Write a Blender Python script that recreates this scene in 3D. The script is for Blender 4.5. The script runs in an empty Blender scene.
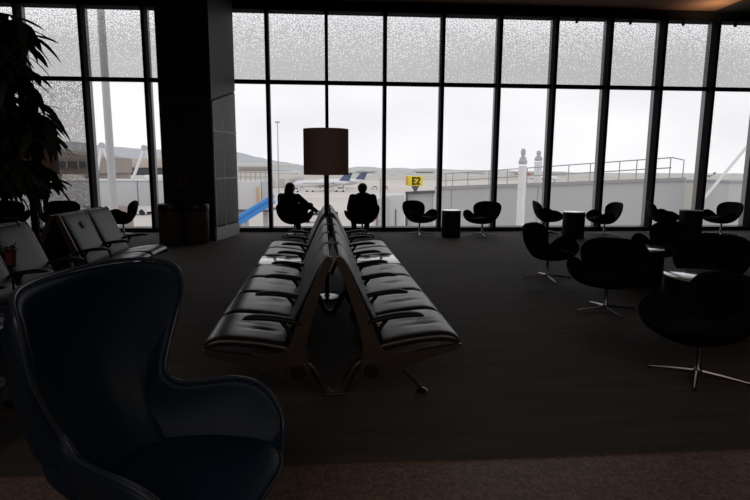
import bpy, bmesh, math, random
from mathutils import Vector, Matrix, noise
random.seed(7)
SC = bpy.context.scene
COL = SC.collection
SC.view_settings.view_transform = 'Standard'
SC.view_settings.look = 'None'
SC.cycles.max_bounces = 7; SC.cycles.diffuse_bounces = 3; SC.cycles.glossy_bounces = 3; SC.cycles.transparent_max_bounces = 12
PI = math.pi
R = math.radians

# ------------------------------------------------------------------ materials
MAT = {}
def mat(name, col, rough=.6, metal=0., spec=.5, noise_amt=0., noise_scale=8., bump=0., bump_scale=40., coat=0., coords='Object', stretch=None):
    m = bpy.data.materials.new(name); m.use_nodes = True
    nt = m.node_tree; b = nt.nodes['Principled BSDF']
    b.inputs['Base Color'].default_value = (*col, 1)
    b.inputs['Roughness'].default_value = rough
    b.inputs['Metallic'].default_value = metal
    b.inputs['Specular IOR Level'].default_value = spec
    b.inputs['Coat Weight'].default_value = coat
    tc = nt.nodes.new('ShaderNodeTexCoord')
    src = tc.outputs[coords]
    if stretch:
        mp = nt.nodes.new('ShaderNodeMapping'); mp.inputs['Scale'].default_value = stretch
        nt.links.new(src, mp.inputs['Vector']); src = mp.outputs['Vector']
    if noise_amt > 0:
        n = nt.nodes.new('ShaderNodeTexNoise'); n.inputs['Scale'].default_value = noise_scale; n.inputs['Detail'].default_value = 4
        nt.links.new(src, n.inputs['Vector'])
        mx = nt.nodes.new('ShaderNodeMix'); mx.data_type = 'RGBA'
        mx.inputs[6].default_value = (*[c*(1-noise_amt) for c in col], 1)
        mx.inputs[7].default_value = (*[min(1, c*(1+noise_amt)) for c in col], 1)
        nt.links.new(n.outputs['Fac'], mx.inputs[0]); nt.links.new(mx.outputs[2], b.inputs['Base Color'])
    if bump > 0:
        n2 = nt.nodes.new('ShaderNodeTexNoise'); n2.inputs['Scale'].default_value = bump_scale; n2.inputs['Detail'].default_value = 3
        nt.links.new(src, n2.inputs['Vector'])
        bp = nt.nodes.new('ShaderNodeBump'); bp.inputs['Strength'].default_value = bump; bp.inputs['Distance'].default_value = .01
        nt.links.new(n2.outputs['Fac'], bp.inputs['Height']); nt.links.new(bp.outputs['Normal'], b.inputs['Normal'])
    MAT[name] = m
    return m

mat('carpet', (.078, .069, .060), .80, spec=.18, noise_amt=.5, noise_scale=3., bump=.4, bump_scale=160, stretch=(.35, 3., 1))
mat('leather_lit', (.012, .012, .0125), .34, spec=.95, bump=.12, bump_scale=14)  # bench seats: paler, shinier copy, brightness of the lit tops put into the material
mat('leather_dim', (.006, .006, .0063), .38, spec=.26, bump=.10, bump_scale=14)  # same bench leather, darker and duller, dimmer light on the backs painted in
mat('black_pad', (.008, .008, .008), .5, spec=.35, noise_amt=.2)
mat('cast_aluminium', (.12, .103, .092), .42, metal=.85, noise_amt=.12, noise_scale=6)
mat('chrome', (.22, .22, .23), .24, metal=1., noise_amt=.05)
mat('hub_cap', (.006, .006, .006), .45, noise_amt=.1)
mat('gloss_top', (.07, .07, .075), .16, spec=.8, coat=.6, noise_amt=.1)
mat('white_laminate', (.55, .55, .56), .17, spec=1., coat=1., noise_amt=.05)
mat('drum_black', (.012, .0115, .011), .55, spec=.3, noise_amt=.2)
mat('swan_fabric', (.0085, .008, .008), .9, spec=.12, noise_amt=.3, noise_scale=60, bump=.25, bump_scale=300)
mat('blue_leather', (.0065, .021, .041), .5, spec=.22, noise_amt=.15, noise_scale=5, bump=.05, bump_scale=25)
mat('blue_piping', (.03, .042, .06), .35, spec=.5, noise_amt=.1)
mat('lamp_fabric', (.28, .20, .168), .9, spec=.1, noise_amt=.12, noise_scale=90)
mat('lamp_metal', (.012, .012, .012), .35, metal=.6, noise_amt=.1)
mat('frame_black', (.0075, .0075, .0075), .85, spec=.08, noise_amt=.1)
mat('fin_grey', (.24, .24, .245), .45, metal=.2, noise_amt=.1)
mat('sill_black', (.012, .012, .012), .5, spec=.3, noise_amt=.1)
mat('column_dark', (.028, .024, .021), .6, spec=.2, noise_amt=.25, noise_scale=1.5)
mat('column_panel', (.060, .060, .060), .42, metal=.3, noise_amt=.12, noise_scale=1.2)
mat('column_upper', (.058, .056, .055), .5, metal=.3, noise_amt=.25, noise_scale=.8)
mat('joint_light', (.8, .8, .8), .5, noise_amt=.1)
mat('skirting', (.7, .7, .7), .5, metal=.2, noise_amt=.15)
mat('bin_body', (.085, .065, .056), .5, spec=.3, noise_amt=.2, noise_scale=2)
mat('bin_lid', (.006, .006, .006), .4, noise_amt=.1)
mat('outlet', (.05, .035, .03), .5, noise_amt=.1)
mat('wall_dark', (.045, .038, .033), .85, noise_amt=.15, noise_scale=1)
mat('ceiling_brown', (.17, .105, .075), .85, spec=.15, noise_amt=.1, noise_scale=.8)
mat('soffit_dark', (.012, .013, .015), .8, spec=.15, noise_amt=.1)
mat('leaf', (.008, .012, .006), .55, spec=.3, noise_amt=.4, noise_scale=9)
mat('bark', (.02, .015, .01), .9, noise_amt=.4, noise_scale=30)
mat('soil', (.01, .008, .006), .95, noise_amt=.4, noise_scale=60)
mat('planter_grey', (.03, .03, .03), .6, noise_amt=.2)
mat('red_pot', (.13, .025, .02), .6, noise_amt=.15)
mat('pale_leaf', (.09, .11, .06), .6, noise_amt=.5, noise_scale=40)
mat('sticker_pink', (.30, .17, .15), .6, noise_amt=.1)
mat('skin', (.22, .13, .09), .6, noise_amt=.08)
mat('hair', (.008, .007, .006), .6, noise_amt=.3, noise_scale=60)
mat('dark_cloth', (.010, .010, .011), .9, spec=.12, noise_amt=.3, noise_scale=30)
mat('dark_trousers', (.012, .012, .014), .9, spec=.12, noise_amt=.3, noise_scale=30)
mat('shoe', (.010, .009, .008), .5, noise_amt=.2)
# outside
mat('apron', (.60, .555, .52), .9, spec=.2, noise_amt=.22, noise_scale=.06, stretch=(.35, 1, 1))
mat('grass_far', (.50, .475, .42), .95, spec=.1, noise_amt=.18, noise_scale=.02)
mat('hill_haze', (.46, .47, .50), .95, spec=.05, noise_amt=.12, noise_scale=.012)  # pale grey-blue paints the distance haze into the hill colour
mat('hill_town', (.50, .50, .49), .95, spec=.05, noise_amt=.75, noise_scale=.16, stretch=(.5, 1, 1))
mat('bridge_white', (.60, .60, .61), .6, noise_amt=.04, noise_scale=.4)
mat('bridge_grey', (.47, .47, .475), .6, noise_amt=.05, noise_scale=.5)
mat('bridge_dark', (.10, .10, .105), .6, noise_amt=.1)
mat('bridge_beige', (.46, .44, .40), .7, noise_amt=.08)
mat('rail_grey', (.33, .33, .335), .5, noise_amt=.08)
mat('white_paint', (.75, .75, .75), .45, noise_amt=.04)
mat('blue_boom', (.05, .26, .68), .45, noise_amt=.08, noise_scale=2)
mat('yellow_sign', (.86, .68, .02), .5, noise_amt=.04)
mat('sign_letter', (.05, .025, .01), .5, noise_amt=.1)
mat('orange_post', (.65, .38, .10), .5, noise_amt=.08)
mat('red_stripe', (.42, .14, .12), .6, noise_amt=.08)
mat('tan_roof', (.50, .44, .38), .8, noise_amt=.08, noise_scale=.2)
mat('brown_wing', (.30, .26, .235), .8, noise_amt=.10, noise_scale=.3)
mat('dark_glass', (.05, .05, .055), .3, noise_amt=.3, noise_scale=.5)
mat('pale_building', (.66, .64, .59), .8, noise_amt=.06, noise_scale=.1)
mat('plane_white', (.74, .74, .75), .4, noise_amt=.03)
mat('plane_blue', (.10, .13, .25), .4, noise_amt=.25, noise_scale=.8)
mat('plane_red', (.55, .12, .12), .4, noise_amt=.1)
mat('plane_grey', (.30, .30, .31), .4, noise_amt=.08)
mat('tyre', (.02, .02, .02), .8, noise_amt=.1)
mat('truck_white', (.70, .70, .70), .5, noise_amt=.04)

# terrazzo border with specks
def terrazzo():
    m = mat('terrazzo', (.16, .115, .092), .5, spec=.3)
    nt = m.node_tree; b = nt.nodes['Principled BSDF']
    tc = nt.nodes.new('ShaderNodeTexCoord'); v = nt.nodes.new('ShaderNodeTexVoronoi'); v.inputs['Scale'].default_value = 60
    nt.links.new(tc.outputs['Object'], v.inputs['Vector'])
    cr = nt.nodes.new('ShaderNodeValToRGB')
    cr.color_ramp.elements[0].position = .0; cr.color_ramp.elements[0].color = (.13, .09, .072, 1)
    cr.color_ramp.elements[1].position = 1.; cr.color_ramp.elements[1].color = (.28, .205, .17, 1)
    sep = nt.nodes.new('ShaderNodeSeparateColor'); nt.links.new(v.outputs['Color'], sep.inputs['Color'])
    nt.links.new(sep.outputs[0], cr.inputs['Fac']); nt.links.new(cr.outputs['Color'], b.inputs['Base Color'])
terrazzo()

def glass_mats():
    m = bpy.data.materials.new('clear_glass'); m.use_nodes = True; nt = m.node_tree; nt.nodes.clear()
    out = nt.nodes.new('ShaderNodeOutputMaterial'); mx = nt.nodes.new('ShaderNodeMixShader')
    tr = nt.nodes.new('ShaderNodeBsdfTransparent'); gl = nt.nodes.new('ShaderNodeBsdfGlossy'); fr = nt.nodes.new('ShaderNodeFresnel')
    nz = nt.nodes.new('ShaderNodeTexNoise'); nz.inputs['Scale'].default_value = .6
    rp = nt.nodes.new('ShaderNodeMapRange'); rp.inputs['To Min'].default_value = .965; rp.inputs['To Max'].default_value = .985
    nt.links.new(nz.outputs['Fac'], rp.inputs['Value']); nt.links.new(rp.outputs['Result'], tr.inputs['Color'])
    gl.inputs['Roughness'].default_value = .02; gl.inputs['Color'].default_value = (.8, .8, .8, 1); fr.inputs['IOR'].default_value = 1.2
    nt.links.new(fr.outputs['Fac'], mx.inputs[0]); nt.links.new(tr.outputs[0], mx.inputs[1]); nt.links.new(gl.outputs[0], mx.inputs[2])
    nt.links.new(mx.outputs[0], out.inputs[0]); MAT['clear_glass'] = m

    def frit(name, z0, z1, both):
        m = bpy.data.materials.new(name); m.use_nodes = True; nt = m.node_tree; nt.nodes.clear()
        N = nt.nodes.new; L = nt.links.new
        def M(op, a, b=None, c=None):
            n = N('ShaderNodeMath'); n.operation = op
            for i, q in enumerate((a, b, c)):
                if q is None: continue
                if isinstance(q, (int, float)): n.inputs[i].default_value = q
                else: L(q, n.inputs[i])
            return n.outputs[0]
        geo = N('ShaderNodeNewGeometry'); sp = N('ShaderNodeSeparateXYZ'); L(geo.outputs['Position'], sp.inputs[0])
        cb = N('ShaderNodeCombineXYZ'); L(sp.outputs['X'], cb.inputs[0]); L(sp.outputs['Z'], cb.inputs[1])
        vo = N('ShaderNodeTexVoronoi'); vo.voronoi_dimensions = '2D'; vo.inputs['Scale'].default_value = 29.; vo.inputs['Randomness'].default_value = .9
        L(cb.outputs[0], vo.inputs['Vector'])
        h = N('ShaderNodeMapRange'); h.inputs['From Min'].default_value = z0; h.inputs['From Max'].default_value = z1; L(sp.outputs['Z'], h.inputs['Value'])
        hh = h.outputs['Result']
        if both:   # film over the whole height: dense again towards the bottom
            hh = M('MULTIPLY', M('ABSOLUTE', M('SUBTRACT', hh, .52)), 1.5)
        pw = M('POWER', hh, 2.0)
        rad = M('MULTIPLY_ADD', pw, .22, .25)
        rnd = N('ShaderNodeSeparateColor'); L(vo.outputs['Color'], rnd.inputs[0])
        keep = M('LESS_THAN', rnd.outputs[0], M('MULTIPLY_ADD', pw, .90, .17))
        dot = M('MULTIPLY', M('LESS_THAN', vo.outputs['Distance'], rad), keep)
        mx = N('ShaderNodeMix'); mx.data_type = 'RGBA'
        base = N('ShaderNodeMix'); base.data_type = 'RGBA'
        base.inputs[6].default_value = (.53, .52, .51, 1) if not both else (.40, .39, .38, 1); base.inputs[7].default_value = (.58, .58, .58, 1) if not both else (.36, .35, .34, 1)
        L(pw, base.inputs[0])
        L(base.outputs[2], mx.inputs[6]); mx.inputs[7].default_value = (.93, .93, .93, 1)
        L(dot, mx.inputs[0])
        tr = N('ShaderNodeBsdfTransparent'); L(mx.outputs[2], tr.inputs[0])
        out = N('ShaderNodeOutputMaterial'); L(tr.outputs[0], out.inputs[0]); MAT[name] = m
    frit('fritted_glass', 3.44, 4.98, False)
    frit('fritted_glass_low', -.1, 3.44, True)
glass_mats()

# ------------------------------------------------------------------ mesh helpers
def bm_new(): return bmesh.new()

def add_box(bm, c, s, rot=None):
    r = bmesh.ops.create_cube(bm, size=1.)
    M = Matrix.Translation(Vector(c)) @ (rot.to_4x4() if rot else Matrix()) @ Matrix.Diagonal((*s, 1))
    bmesh.ops.transform(bm, matrix=M, verts=r['verts'])
    return r['verts']

def add_bevel_box(bm, c, s, bev=.01, seg=2, rot=None):
    b2 = bmesh.new()
    add_box(b2, (0, 0, 0), s)
    bmesh.ops.bevel(b2, geom=b2.edges[:], offset=bev, segments=seg, affect='EDGES', profile=.5)
    M = Matrix.Translation(Vector(c)) @ (rot.to_4x4() if rot else Matrix())
    bmesh.ops.transform(b2, matrix=M, verts=b2.verts[:])
    merge(bm, b2); b2.free()

def merge(bm, b2):
    vm = {}
    for v in b2.verts: vm[v] = bm.verts.new(v.co)
    for f in b2.faces:
        try: bm.faces.new([vm[v] for v in f.verts])
        except ValueError: pass

def add_tube(bm, pts, rads, seg=12, cap=True):
    pts = [Vector(p) for p in pts]
    if not hasattr(rads, '__len__'): rads = [rads]*len(pts)
    rings = []
    prev = None
    for i, p in enumerate(pts):
        if i == 0: t = pts[1]-pts[0]
        elif i == len(pts)-1: t = pts[-1]-pts[-2]
        else: t = (pts[i+1]-p).normalized() + (p-pts[i-1]).normalized()
        t.normalize()
        if prev is None:
            a = Vector((0, 0, 1)) if abs(t.z) < .9 else Vector((1, 0, 0))
            n = t.cross(a).normalized()
        else:
            n = (prev - t*prev.dot(t)).normalized()
        prev = n
        b = t.cross(n)
        rings.append([bm.verts.new(p + (n*math.cos(2*PI*k/seg) + b*math.sin(2*PI*k/seg))*rads[i]) for k in range(seg)])
    for a, b in zip(rings, rings[1:]):
        for k in range(seg):
            bm.faces.new((a[k], a[(k+1) % seg], b[(k+1) % seg], b[k]))
    if cap:
        bm.faces.new(rings[0][::-1]); bm.faces.new(rings[-1])

def add_lathe(bm, prof, seg=32, c=(0, 0, 0), axis='Z', closed=False):
    c = Vector(c); rings = []
    for r, z in prof:
        ring = []
        for k in range(seg):
            a = 2*PI*k/seg
            v = Vector((r*math.cos(a), r*math.sin(a), z))
            if axis == 'Y': v = Vector((v.x, v.z, v.y))
            if axis == 'X': v = Vector((v.z, v.x, v.y))
            ring.append(bm.verts.new(c+v))
        rings.append(ring)
    pairs = list(zip(rings, rings[1:]))
    if closed: pairs.append((rings[-1], rings[0]))
    for a, b in pairs:
        for k in range(seg):
            bm.faces.new((a[k], a[(k+1) % seg], b[(k+1) % seg], b[k]))
    if not closed:
        bm.faces.new(rings[0][::-1]); bm.faces.new(rings[-1])

def add_prism(bm, poly, y0, y1, plane='XZ'):
    def P(a, b, t):
        if plane == 'XZ': return (a, t, b)
        if plane == 'XY': return (a, b, t)
        return (t, a, b)
    A = [bm.verts.new(P(a, b, y0)) for a, b in poly]; B = [bm.verts.new(P(a, b, y1)) for a, b in poly]
    n = len(poly)
    bm.faces.new(A); bm.faces.new(B[::-1])
    for i in range(n): bm.faces.new((A[i], B[i], B[(i+1) % n], A[(i+1) % n]))

def catmull(pts, n, closed=False):
    pts = [Vector(p) for p in pts]; out = []
    N = len(pts); segs = N if closed else N-1
    for i in range(segs):
        if closed: p0, p1, p2, p3 = pts[(i-1) % N], pts[i], pts[(i+1) % N], pts[(i+2) % N]
        else: p0, p1, p2, p3 = pts[max(i-1, 0)], pts[i], pts[i+1], pts[min(i+2, N-1)]
        for k in range(n):
            t = k/n
            out.append(.5*((2*p1) + (p2-p0)*t + (2*p0-5*p1+4*p2-p3)*t*t + (3*p1-p0-3*p2+p3)*t**3))
    if not closed: out.append(pts[-1].copy())
    return out

def add_pad(bm, prof, y0, y1, thick, nu=22, nv=14, crease=None, power=5.):
    """a pillow-like slab following a profile in XZ, extruded along Y, with soft rolled edges"""
    cur = catmull([(x, 0, z) for x, z in prof], 12)
    L = [0]
    for a, b in zip(cur, cur[1:]): L.append(L[-1]+(b-a).length)
    def at(u):
        d = u*L[-1]
        for i in range(len(cur)-1):
            if d <= L[i+1] or i == len(cur)-2:
                f = (d-L[i])/max(1e-9, L[i+1]-L[i]); p = cur[i].lerp(cur[i+1], f); t = (cur[i+1]-cur[i]).normalized(); return p, Vector((-t.z, 0, t.x))
    us = [.5-.5*math.cos(PI*(i/nu))*1.0 for i in range(nu+1)]
    vs = [.5-.5*math.cos(PI*(i/nv)) for i in range(nv+1)]
    top, bot = [], []
    for i, u in enumerate(us):
        p, n = at(u); ra, rb = [], []
        for j, v in enumerate(vs):
            e = max(0, (1-abs(2*u-1)**power))**.5 * max(0, (1-abs(2*v-1)**power))**.5
            y = y0+(y1-y0)*v
            d = crease(u, v) if crease else 0
            a = bm.verts.new(p + Vector((0, y, 0)) + n*(thick*.5*e + d*e)) 
            edge = i in (0, nu) or j in (0, nv)
            b = a if edge else bm.verts.new(p + Vector((0, y, 0)) - n*(thick*.5*e))
            ra.append(a); rb.append(b)
        top.append(ra); bot.append(rb)
    for i in range(nu):
        for j in range(nv):
            bm.faces.new((top[i][j], top[i+1][j], top[i+1][j+1], top[i][j+1]))
            q = [bot[i][j], bot[i][j+1], bot[i+1][j+1], bot[i+1][j]]
            if len(set(q)) == 4 and set(q) != {top[i][j], top[i+1][j], top[i+1][j+1], top[i][j+1]}:
                bm.faces.new(q)

def obj(name, bm, m, parent=None, smooth=True, loc=None, angle=40):
    bmesh.ops.recalc_face_normals(bm, faces=bm.faces[:])
    me = bpy.data.meshes.new(name); bm.to_mesh(me); bm.free()
    me.materials.append(MAT[m])
    if smooth:
        me.polygons.foreach_set('use_smooth', [True]*len(me.polygons))
        try: me.set_sharp_from_angle(angle=R(angle))
        except Exception: pass
    o = bpy.data.objects.new(name, me); COL.objects.link(o)
    if loc: o.location = loc
    if parent is not None: o.parent = parent
    return o

def bake(o):
    bpy.context.view_layer.update()
    dg = bpy.context.evaluated_depsgraph_get()
    me = bpy.data.meshes.new_from_object(o.evaluated_get(dg)); old = o.data
    o.modifiers.clear(); o.data = me; bpy.data.meshes.remove(old)
    me.polygons.foreach_set('use_smooth', [True]*len(me.polygons)); me.update()

def tag(o, label, cat, group=None, kind=None):
    o['label'] = label; o['category'] = cat
    if group: o['group'] = group
    if kind: o['kind'] = kind
    return o

def thing(name, label, cat, loc=(0, 0, 0), rz=0., group=None):
    o = bpy.data.objects.new(name, None); COL.objects.link(o)
    o.empty_display_size = .1; o.location = loc; o.rotation_euler = (0, 0, rz)
    return tag(o, label, cat, group)

def struct(name, bm, m, smooth=False):
    o = obj(name, bm, m, None, smooth); o['kind'] = 'structure'; return o

def dup(root, loc, rz, label, group=None, scale=None):
    def cp(o, par):
        c = o.copy(); COL.objects.link(c); c.parent = par
        for ch in o.children: cp(ch, c)
        return c
    r = cp(root, None); r.location = loc; r.rotation_euler = (0, 0, rz); r['label'] = label
    if group: r['group'] = group
    if scale: r.scale = (scale,)*3
    return r

# ------------------------------------------------------------------ camera
cam_d = bpy.data.cameras.new('camera'); cam = bpy.data.objects.new('camera', cam_d); COL.objects.link(cam)
cam_d.sensor_width = 36; cam_d.lens = 548.6/750*36; cam_d.clip_end = 5000; cam_d.clip_start = .05
yaw, pitch, roll, H = .07292, .15188, .00544, 1.55
Fw = Vector((math.sin(yaw)*math.cos(pitch), math.cos(yaw)*math.cos(pitch), -math.sin(pitch)))
r0 = Vector((math.cos(yaw), -math.sin(yaw), 0)); u0 = r0.cross(Fw)
Rt = r0*math.cos(roll)+u0*math.sin(roll); Up = -r0*math.sin(roll)+u0*math.cos(roll)
cam.matrix_world = Matrix(((Rt.x, Up.x, -Fw.x, 0), (Rt.y, Up.y, -Fw.y, 0), (Rt.z, Up.z, -Fw.z, H), (0, 0, 0, 1)))
SC.camera = cam

# ------------------------------------------------------------------ sky
w = bpy.data.worlds.new('overcast'); SC.world = w; w.use_nodes = True; nt = w.node_tree
bg = nt.nodes['Background']; tc = nt.nodes.new('ShaderNodeTexCoord'); mp = nt.nodes.new('ShaderNodeMapping'); mp.inputs['Scale'].default_value = (1.6, 1.6, 5)
nz = nt.nodes.new('ShaderNodeTexNoise'); nz.inputs['Scale'].default_value = 1.7; nz.inputs['Detail'].default_value = 5
cr = nt.nodes.new('ShaderNodeValToRGB')
cr.color_ramp.elements[0].position = .30; cr.color_ramp.elements[0].color = (.80, .80, .83, 1)
cr.color_ramp.elements[1].position = .62; cr.color_ramp.elements[1].color = (.92, .92, .94, 1)
nt.links.new(tc.outputs['Generated'], mp.inputs['Vector']); nt.links.new(mp.outputs[0], nz.inputs['Vector'])
nt.links.new(nz.outputs['Fac'], cr.inputs['Fac']); nt.links.new(cr.outputs['Color'], bg.inputs['Color']); bg.inputs['Strength'].default_value = 1.12

# ------------------------------------------------------------------ room shell
YW, X0, SP, ZT, ZH = 13.18, -.178, 1.335, 3.44, 4.98
IL, IR = -8, 9
XL, XR = X0+SP*IL, X0+SP*IR
YB = -7.0; CZ = 5.2
b = bm_new(); add_box(b, ((XL+XR)/2, (YB+YW)/2, -.1), (XR-XL+.4, YW-YB+.5, .2)); struct('floor', b, 'terrazzo')
b = bm_new(); add_prism(b, [(XL, 2.63), (XR, 2.745), (XR, YW-.2), (XL, YW-.2)], .0005, .006, 'XY'); struct('carpet', b, 'carpet')
b = bm_new(); add_box(b, ((XL+8.95)/2, (YB+YW)/2+.1, CZ+.1), (8.95-XL+.2, YW-YB+.4, .2)); struct('ceiling', b, 'ceiling_brown')
b = bm_new(); add_prism(b, [(8.95, YB), (8.95, YW+.3), (XR+.2, YW+.3), (XR+.2, YB)], CZ-.03, CZ+.2, 'XY'); struct('ceiling_soffit', b, 'soffit_dark')
b = bm_new(); add_box(b, (XL-.1, (YB+YW)/2, 2.5), (.2, YW-YB+.4, 5.4)); struct('wall_left', b, 'wall_dark')
b = bm_new(); add_box(b, (XR+.1, (YB+YW)/2, 2.5), (.2, YW-YB+.4, 5.4)); struct('wall_right', b, 'wall_dark')
b = bm_new(); add_box(b, ((XL+XR)/2, YB-.1, 2.5), (XR-XL+.4, .2, 5.4)); struct('wall_back', b, 'wall_dark')
# head and sill along the glass wall
b = bm_new(); add_box(b, ((XL+XR)/2, YW, (ZH+CZ)/2+.03), (XR-XL, .34, CZ-ZH+.06)); struct('trim_1', b, 'frame_black')
b = bm_new(); add_box(b, ((XL+XR)/2, YW-.02, .05), (XR-XL, .36, .10)); struct('trim_2', b, 'sill_black')

for n, i in enumerate(range(IL, IR)):
    xa, xb = X0+SP*i-.032*max(0, i-3.5), X0+SP*(i+1)-.032*max(0, i-2.5)
    root = bpy.data.objects.new('window_%d' % (n+1), None); COL.objects.link(root); root['kind'] = 'structure'
    root.location = ((xa+xb)/2, YW, 0)
    o = Vector(root.location)
    def loc(bm): bmesh.ops.translate(bm, vec=-o, verts=bm.verts[:]); return bm
    low = 'fritted_glass_low' if i < -4 else 'clear_glass'
    b = bm_new(); v = [b.verts.new(p) for p in ((xa+.03, YW, .10), (xb-.03, YW, .10), (xb-.03, YW, ZT), (xa+.03, YW, ZT))]; b.faces.new(v)
    obj('lower_pane', loc(b), low, root, False)
    b = bm_new(); v = [b.verts.new(p) for p in ((xa+.03, YW, ZT), (xb-.03, YW, ZT), (xb-.03, YW, ZH), (xa+.03, YW, ZH))]; b.faces.new(v)
    obj('upper_pane', loc(b), 'fritted_glass', root, False)
    b = bm_new(); add_bevel_box(b, (xa, YW-.125, 2.55), (.075, .25, 5.1), .006, 1)
    mu = obj('mullion', loc(b), 'frame_black', root, False)
    b = bm_new(); add_box(b, (xa, YW+.075, 2.55), (.06, .15, 5.1))
    obj('outer_fin', loc(b), 'fin_grey', mu, False)
    b = bm_new(); add_box(b, ((xa+xb)/2, YW-.03, ZT), (xb-xa-.07, .13, .085))
    obj('transom', loc(b), 'frame_black', root, False)
    if i >= 4:   # small hooks on the head of the right-hand bays
        b = bm_new(); add_box(b, ((xa+xb)/2-.12, YW-.03, ZH-.045), (.05, .05, .09)); obj('blind_bracket', loc(b), 'frame_black', root, False)

# ------------------------------------------------------------------ clad column
col = bpy.data.objects.new('clad_column', None); COL.objects.link(col); col['kind'] = 'structure'; col.location = (-3.0, 12.0, 0)
cO = Vector(col.location)
def cl(bm): bmesh.ops.translate(bm, vec=-cO, verts=bm.verts[:]); return bm
FA, FB, FC, FD = (-3.46, 11.42), (-2.46, 11.42), (-2.20, 12.62), (-3.46, 12.62)
b = bm_new(); add_prism(b, [FA, FB, FC, FD], 0, CZ, 'XY'); obj('core', cl(b), 'column_dark', col, False)
dx, dy = FC[0]-FB[0], FC[1]-FB[1]; ln = math.hypot(dx, dy); tx, ty = dx/ln, dy/ln; nx, ny = ty, -tx
def side(u, z, off): return Vector((FB[0]+tx*u+nx*off, FB[1]+ty*u+ny*off, z))
def side_slab(bm, pts, off0, off1):
    A = [bm.verts.new(side(u, z, off0)) for u, z in pts]; B = [bm.verts.new(side(u, z, off1)) for u, z in pts]; n = len(pts)
    bm.faces.new(A); bm.faces.new(B[::-1])
    for i in range(n): bm.faces.new((A[i], B[i], B[(i+1) % n], A[(i+1) % n]))
b = bm_new(); side_slab(b, [(.0, 2.84), (ln, 3.16), (ln, CZ), (0, CZ)], .0, .02); obj('upper_panel', cl(b), 'column_upper', col, False)
us = [.0, .06, .52, ln]
def ztop(u): return 2.82+.32*u/ln-.02
zs = [.30, 1.28, 2.24]
for ci in range(1, 3):
    for ri in range(3):
        u0_, u1_ = us[ci]+.012, us[ci+1]-.012
        z0_ = zs[ri]+.012
        if ri < 2: pts = [(u0_, z0_), (u1_, z0_), (u1_, zs[ri+1]-.012), (u0_, zs[ri+1]-.012)]
        else: pts = [(u0_, z0_), (u1_, z0_), (u1_, ztop(u1_)), (u0_, ztop(u0_))]
        b = bm_new(); side_slab(b, pts, .0, .02); obj('side_panel', cl(b), 'column_panel', col, False)
b = bm_new()
for z in (1.28, 2.24): side_slab(b, [(.05, z-.016), (ln, z-.016), (ln, z+.016), (.05, z+.016)], .0, .021)
side_slab(b, [(.512, .28), (.534, .28), (.534, 2.95), (.512, 2.94)], .0, .0215)
side_slab(b, [(.045, .28), (.067, .28), (.067, 2.81), (.045, 2.80)], .0, .0215)
obj('panel_joints', cl(b), 'joint_light', col, False)
b = bm_new(); side_slab(b, [(.0, 0), (ln, 0), (ln, .27), (.0, .27)], .0, .03); obj('skirting', cl(b), 'skirting', col, False)
b = bm_new()
for z in (1.28, 2.84): add_box(b, (-2.96, 11.415, z), (1.0, .016, .012))
obj('front_joint', cl(b), 'column_upper', col, False)
for k in (-.055, .055):
    b = bm_new(); add_bevel_box(b, (-3.06+k, 11.41, 1.19), (.085, .02, .12), .006, 1); obj('outlet_plate', cl(b), 'outlet', col, False)

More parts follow.
